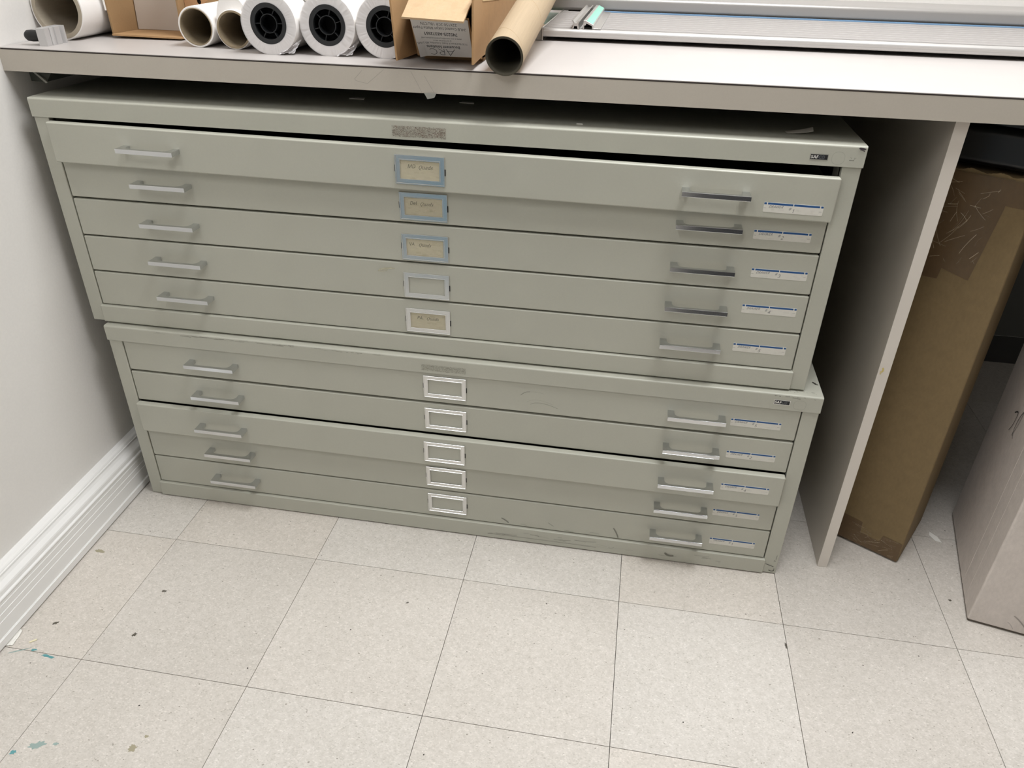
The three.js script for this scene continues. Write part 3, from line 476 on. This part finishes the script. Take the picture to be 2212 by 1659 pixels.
// ------------------------------------------------------------------ rotary trimmer and guides
{
  const X0 = 0.6605, L = 1.5, t = thing('rotary_trimmer', 'long aluminium paper trimmer with white-lined bed at the back of the counter', 'trimmer', [X0, CT, -0.522]);
  mesh('bed', boxc(0.0, L, 0.013, 0.0222, -0.345, -0.012), M.boardGrey, t);
  for (let k = 0; k < 9; k++) mesh('guide_line', boxc(0.006, L, 0.0220, 0.02255, -0.0325 - 0.0365 * k - 0.0022, -0.0325 - 0.0365 * k), M.lineWhite, t);
  const rs = new THREE.Shape(); rs.moveTo(0.016, 0.0072); rs.lineTo(0.0045, 0.0072); rs.quadraticCurveTo(0.0008, 0.0075, 0.0006, 0.0105); rs.quadraticCurveTo(0.0006, 0.0122, 0.0009, 0.0128); rs.quadraticCurveTo(-0.0006, 0.0155, 0.0010, 0.0188); rs.quadraticCurveTo(0.0030, 0.0222, 0.0085, 0.0222); rs.lineTo(0.016, 0.0222); rs.closePath();
  mesh('front_rail', new THREE.ExtrudeGeometry(rs, { depth: L, bevelEnabled: false, curveSegments: 10 }).rotateY(Math.PI / 2), std({ color: 0xc8c5c2, metalness: 0.45, roughness: 0.38 }), t);
  mesh('end_plate', merge(boxc(-0.0022, 0.0, 0.001, 0.0235, -0.36, 0.0015)), M.alu, t);
  mesh('side_bracket', rboxc(-0.045, -0.003, 0.0005, 0.0205, -0.03, 0.0, 0.0015), std({ color: 0x8f8c86, roughness: 0.5 }), t);
  for (const fx of [0.08, 0.75, 1.4]) mesh('foot', boxc(fx, fx + 0.03, 0.0, 0.013, -0.3, -0.06), M.black, t);
  mesh('cutting_strip', boxc(0.09, L, 0.0222, 0.0245, -0.356, -0.346), M.blueStrip, t);
  mesh('beam', rboxc(-0.05, L, 0.021, 0.052, -0.52, -0.362, 0.009, 4), std({ color: 0xa29e9a, metalness: 0.25, roughness: 0.35 }), t);
  mesh('beam_support', boxc(0.01, L, 0.0, 0.022, -0.5, -0.364), M.black, t);
  const g1 = thing('channel_guide', 'narrow slotted aluminium channel lying across the trimmer bed', 'guide', [0.7135, CT + 0.0226, -0.5275]);
  const p1 = [[0.0015, 0], [0.0035, 0], [0.0045, 0.0045], [0.0105, 0.0045], [0.0115, 0], [0.0145, 0], [0.0125, 0.0065], [0.0125, 0.0085], [0.0155, 0.0135], [0.0130, 0.0135], [0.0100, 0.0095], [0.0055, 0.0095], [0.0025, 0.0140], [0, 0.0140], [0.0035, 0.0085], [0.0035, 0.0065]];
  mesh('channel', extrude(shape(p1), 0.335, 0.0002).translate(0, 0.0003, -0.335), M.alu, g1);
  const g2 = thing('scale_guide', 'aluminium guide bar with a green measuring scale, lying on the trimmer bed', 'guide', [0.7355, CT + 0.0226, -0.5275]);
  const p2 = [[0, 0], [0.0015, 0], [0.0015, 0.006], [0.0045, 0.0065], [0.005, 0.0098], [0.0165, 0.0055], [0.0172, 0], [0.0185, 0], [0.033, 0], [0.033, 0.0012], [0.0192, 0.0014], [0.0192, 0.0072], [0.0045, 0.0142], [0.0005, 0.0142], [0.0005, 0.0125], [0, 0.0075]];
  mesh('bar', extrude(shape(p2), 0.335, 0.0002).translate(0, 0.0003, -0.335), M.alu, g2);
  const tex = canvasTex(64, 1024, (g, w, h) => { g.fillStyle = '#8fd0ba'; g.fillRect(0, 0, w, h); g.fillStyle = 'rgba(60,120,104,0.55)'; for (let k = 0; k < 64; k++) g.fillRect(0, k * 16, k % 4 ? 22 : 44, 3); });
  mesh('scale_strip', sheet([0.0062, 0.01390, 0.0], [0.0178, 0.0084, 0.0], [0.0178, 0.0084, -0.334], [0.0062, 0.01390, -0.334], 0.0003, 1, () => 0.0007), std({ map: tex, roughness: 0.5 }), g2);
  const sh = thing('printed_sheet', 'dark green printed sheet lying on the counter at the left of the trimmer', 'sheet', [0.60, CT, -0.8]);
  mesh('sheet_print', boxc(-0.06, 0.056, 0.0003, 0.0012, -0.25, 0.22), std({ roughness: 0.4, map: canvasTex(256, 512, (g, w, h) => { g.fillStyle = '#72907e'; g.fillRect(0, 0, w, h); for (let k = 0; k < 300; k++) { g.fillStyle = `rgba(${rnd() < 0.5 ? '40,60,52' : '150,190,170'},0.08)`; g.fillRect(rnd() * w, rnd() * h, 30, 20); } g.fillStyle = '#d0b084'; g.beginPath(); g.ellipse(190, 190, 50, 34, 0.2, 0, 7); g.fill(); }) }), sh);
  { const g = sh.children[0].geometry, p = g.attributes.position; for (let i = 0; i < p.count; i++) g.attributes.uv.setXY(i, (p.getX(i) + 0.06) / 0.116, (p.getZ(i) + 0.25) / 0.47); }
}

// ------------------------------------------------------------------ things under the counter at the right
{
  const w = 0.148, dp = 0.17, H = 0.785, t = thing('tall_carton', 'tall brown carton with worn packing tape, standing right of the divider panel', 'box', [1.4713, 0, -0.2078], -0.536);
  // local: x to the right end at 0, front face at z = 0
  mesh('carton_body', rboxc(-w, 0, 0.0035, H, -dp, 0, 0.004, 2), M.kraftBig, t);
  const patch = (name, pts, z = 0.0004) => mesh(name, extrude(shape(pts), 0.00025), M.kraftTape, t, 0, 0, z);
  patch('packing_tape', [[-w + 0.004, 0.006], [-0.002, 0.004], [-0.002, 0.050], [-0.040, 0.052], [-0.044, 0.034], [-0.082, 0.036], [-0.084, 0.062], [-0.128, 0.066], [-w + 0.004, 0.03]]);
  patch('packing_tape', [[-w + 0.004, 0.60], [-0.098, 0.602], [-0.096, 0.622], [-0.052, 0.612], [-0.038, 0.735], [-0.036, H - 0.002], [-w + 0.004, H - 0.002]]);
  patch('packing_tape', [[-w + 0.004, 0.745], [-0.002, 0.742], [-0.002, H - 0.003], [-w + 0.004, H - 0.003]], 0.0008);
  const creases = strokes(512, 512, Array.from({ length: 44 }, () => { const x = rnd(), y = rnd(), a = rr(-1.2, 1.2), l = rr(0.08, 0.34); return [x, y, x + 0.5 * l * Math.cos(a) + rr(-0.05, 0.05), y + 0.5 * l * Math.sin(a), x + l * Math.cos(a), y + l * Math.sin(a), rr(1.5, 5), rr(0.2, 0.6)]; }), '226,206,172');
  planeAt('tape_creases', 0.10, 0.05, decalMat(creases, 0.4), t, -0.06, 0.03, 0.0012);
  planeAt('tape_creases', 0.09, 0.14, decalMat(creases, 0.4), t, -0.096, 0.705, 0.0014);
  // torn top edge and stub of a flap
  const tp = []; for (let k = 0; k <= 70; k++) tp.push([-w + k * w / 70, H + 0.0025 + 0.002 * Math.sin(k * 0.33) + rr(-0.0008, 0.0008)]); tp.push([0, H - 0.01], [-w, H - 0.01]);
  mesh('torn_flap', extrude(shape(tp), 0.003).translate(0, 0, -0.004), M.kraftBig, t);
  const b = thing('equipment_case', 'black plastic case lying on top of the tall brown carton', 'case', [1.4713, H + 0.008, -0.2078], -0.536);
  mesh('case_shell', rboxc(-0.150, 0.10, 0, 0.060, -0.2, -0.008, 0.012, 4), M.blackPlastic, b);
  mesh('case_lid', rboxc(-0.135, 0.10, 0.058, 0.068, -0.19, -0.02, 0.004, 3), M.blackPlastic, b);
  const wb = thing('white_carton', 'large white carton with a handwritten black mark, at the right edge of the photo', 'box', [1.5625, 0, -0.0729], -0.218);
  mesh('carton_body', rboxc(0, 0.42, 0.0045, 0.70, -0.326, 0, 0.0035, 2), M.whiteBox, wb);
  mesh('bottom_flap', rboxc(0.002, 0.418, 0.0005, 0.0045, -0.324, -0.002, 0.001), std({ color: 0x5d554c, roughness: 0.9 }), wb);
  mesh('side_seam', boxc(-0.0002, 0.0006, 0.006, 0.694, -0.1, -0.0985), std({ color: 0xe0d8d0, roughness: 0.8 }), wb);
  mesh('side_seam', boxc(-0.0002, 0.0006, 0.006, 0.694, -0.055, -0.0542), std({ color: 0xdcd4cc, roughness: 0.8 }), wb);
  const mk = planeAt('marker_writing', 0.052, 0.066, decalMat(strokes(208, 264, [[0.95, 0.02, 0.55, 0.4, 0.72, 0.9, 7, 0.95], [0.95, 0.02, 0.93, 0.4, 0.72, 0.9, 5, 0.9], [0.72, 0.9, 0.8, 0.86, 0.9, 0.94, 6, 0.9], [0.08, 0.45, 0.45, 0.2, 0.42, 0.4, 11, 0.95], [0.42, 0.4, 0.45, 0.7, 0.2, 0.98, 7, 0.95]], '14,12,12')), wb, -0.0004, 0.341, -0.186); mk.rotation.y = -Math.PI / 2;
  planeAt('scuff', 0.06, 0.05, decalMat(strokes(192, 160, [[0.2, 0.35, 0.4, 0.5, 0.7, 0.9, 8, 0.4], [0.55, 0.2, 0.6, 0.5, 0.9, 0.8, 6, 0.35], [0.1, 0.7, 0.2, 0.75, 0.3, 0.95, 4, 0.3]], '80,72,64')), wb, 0.085, 0.035, 0.0004);
}

// ------------------------------------------------------------------ litter
{
  const poly = (pts, t) => extrude(shape(pts), t).rotateX(-Math.PI / 2);
  tag(mesh('paper_scrap', poly([[0, 0.016], [0.012, 0.002], [0.016, -0.016], [0.004, -0.012], [-0.004, 0.004]], 0.0008), M.scrap, null, 1.5669, 0.0003, -0.3059), 'small torn white paper scrap on the floor behind the white carton corner', 'scrap');
  const st = tag(mesh('wood_chip', rbox(0.012, 0.0015, 0.0035, 0.0006), std({ color: 0xe4dcbc, roughness: 0.8 }), null, -0.1079, 0.0009, 0.2852), 'tiny cream chip on the floor near the baseboard end', 'chip'); st.rotation.y = 0.75;
  tag(mesh('torn_tape', sheet([-0.1505, 0.0004, 0.304], [-0.136, 0.0006, 0.300], [-0.141, 0.001, 0.270], [-0.1535, 0.001, 0.262], 0.0006, 6, (u, v) => 0.0012 * Math.abs(Math.sin(7 * u + 4 * v))), M.scrap, null), 'torn piece of white tape on the floor against the baseboard', 'tape');
  tag(mesh('paper_curl', sheet([-0.020, 0.0008, 0.007], [0.017, 0.0030, 0.010], [0.019, 0.0050, -0.010], [-0.022, 0.0008, -0.008], 0.0003, 8, (u) => 0.0035 * u * u), std({ color: 0xd8d2c8, roughness: 0.7 }), null, 1.1035, Y2 + 0.4196, -0.2), 'curled strip of pale paper on top of the upper flat file', 'scrap');
  for (const [x, z, s, l] of [[0.7674, -0.1765, 0.005, 'tiny white flake on the upper flat file near its front edge'], [0.3709, -0.275, 0.014, 'dim paper scrap in the dark gap above the upper flat file'], [0.5629, -0.29, 0.013, 'brownish scrap in the dark gap below the counter tape']])
    tag(mesh('paper_flake', poly([[-s, -s * 0.3], [s, -s * 0.5], [s * 0.8, s * 0.4], [-s * 0.7, s * 0.35]], 0.001), M.scrap, null, x, Y2 + 0.4197, z), l, 'scrap');
}

// ------------------------------------------------------------------ unseen totes added behind the camera to tint and darken the chrome reflections
{
  const tub = (name, label, pos, w, d, h, mat, rimMat) => {
    const t = thing(name, label, 'added_tote', pos, 0.05);
    mesh('tub', merge(rboxc(-w / 2, w / 2, 0.002, 0.006, -d / 2, d / 2, 0.0015), rboxc(-w / 2, w / 2, 0.002, h, -d / 2, -d / 2 + 0.004, 0.0015), rboxc(-w / 2, w / 2, 0.002, h, d / 2 - 0.004, d / 2, 0.0015), rboxc(-w / 2, -w / 2 + 0.004, 0.002, h, -d / 2, d / 2, 0.0015), rboxc(w / 2 - 0.004, w / 2, 0.002, h, -d / 2, d / 2, 0.0015)), mat, t);
    mesh('lid', rboxc(-w / 2 - 0.012, w / 2 + 0.012, h, h + 0.022, -d / 2 - 0.012, d / 2 + 0.012, 0.006, 3), rimMat, t);
  };
  tub('added_reflection_tote', 'blue lidded tote added unseen behind the camera for the chrome to reflect', [0.27, 0, 1.4], 0.5, 0.4, 0.46, std({ color: 0x7c9fb4, roughness: 0.5 }), std({ color: 0x6a8da3, roughness: 0.5 }));
  tub('added_reflection_tote', 'charcoal lidded tote added unseen behind the camera for the chrome to reflect', [1.27, 0, 1.05], 0.52, 0.4, 0.46, std({ color: 0x2b2c30, roughness: 0.5 }), std({ color: 0x232428, roughness: 0.5 }));
}

renderer.render(scene, camera);
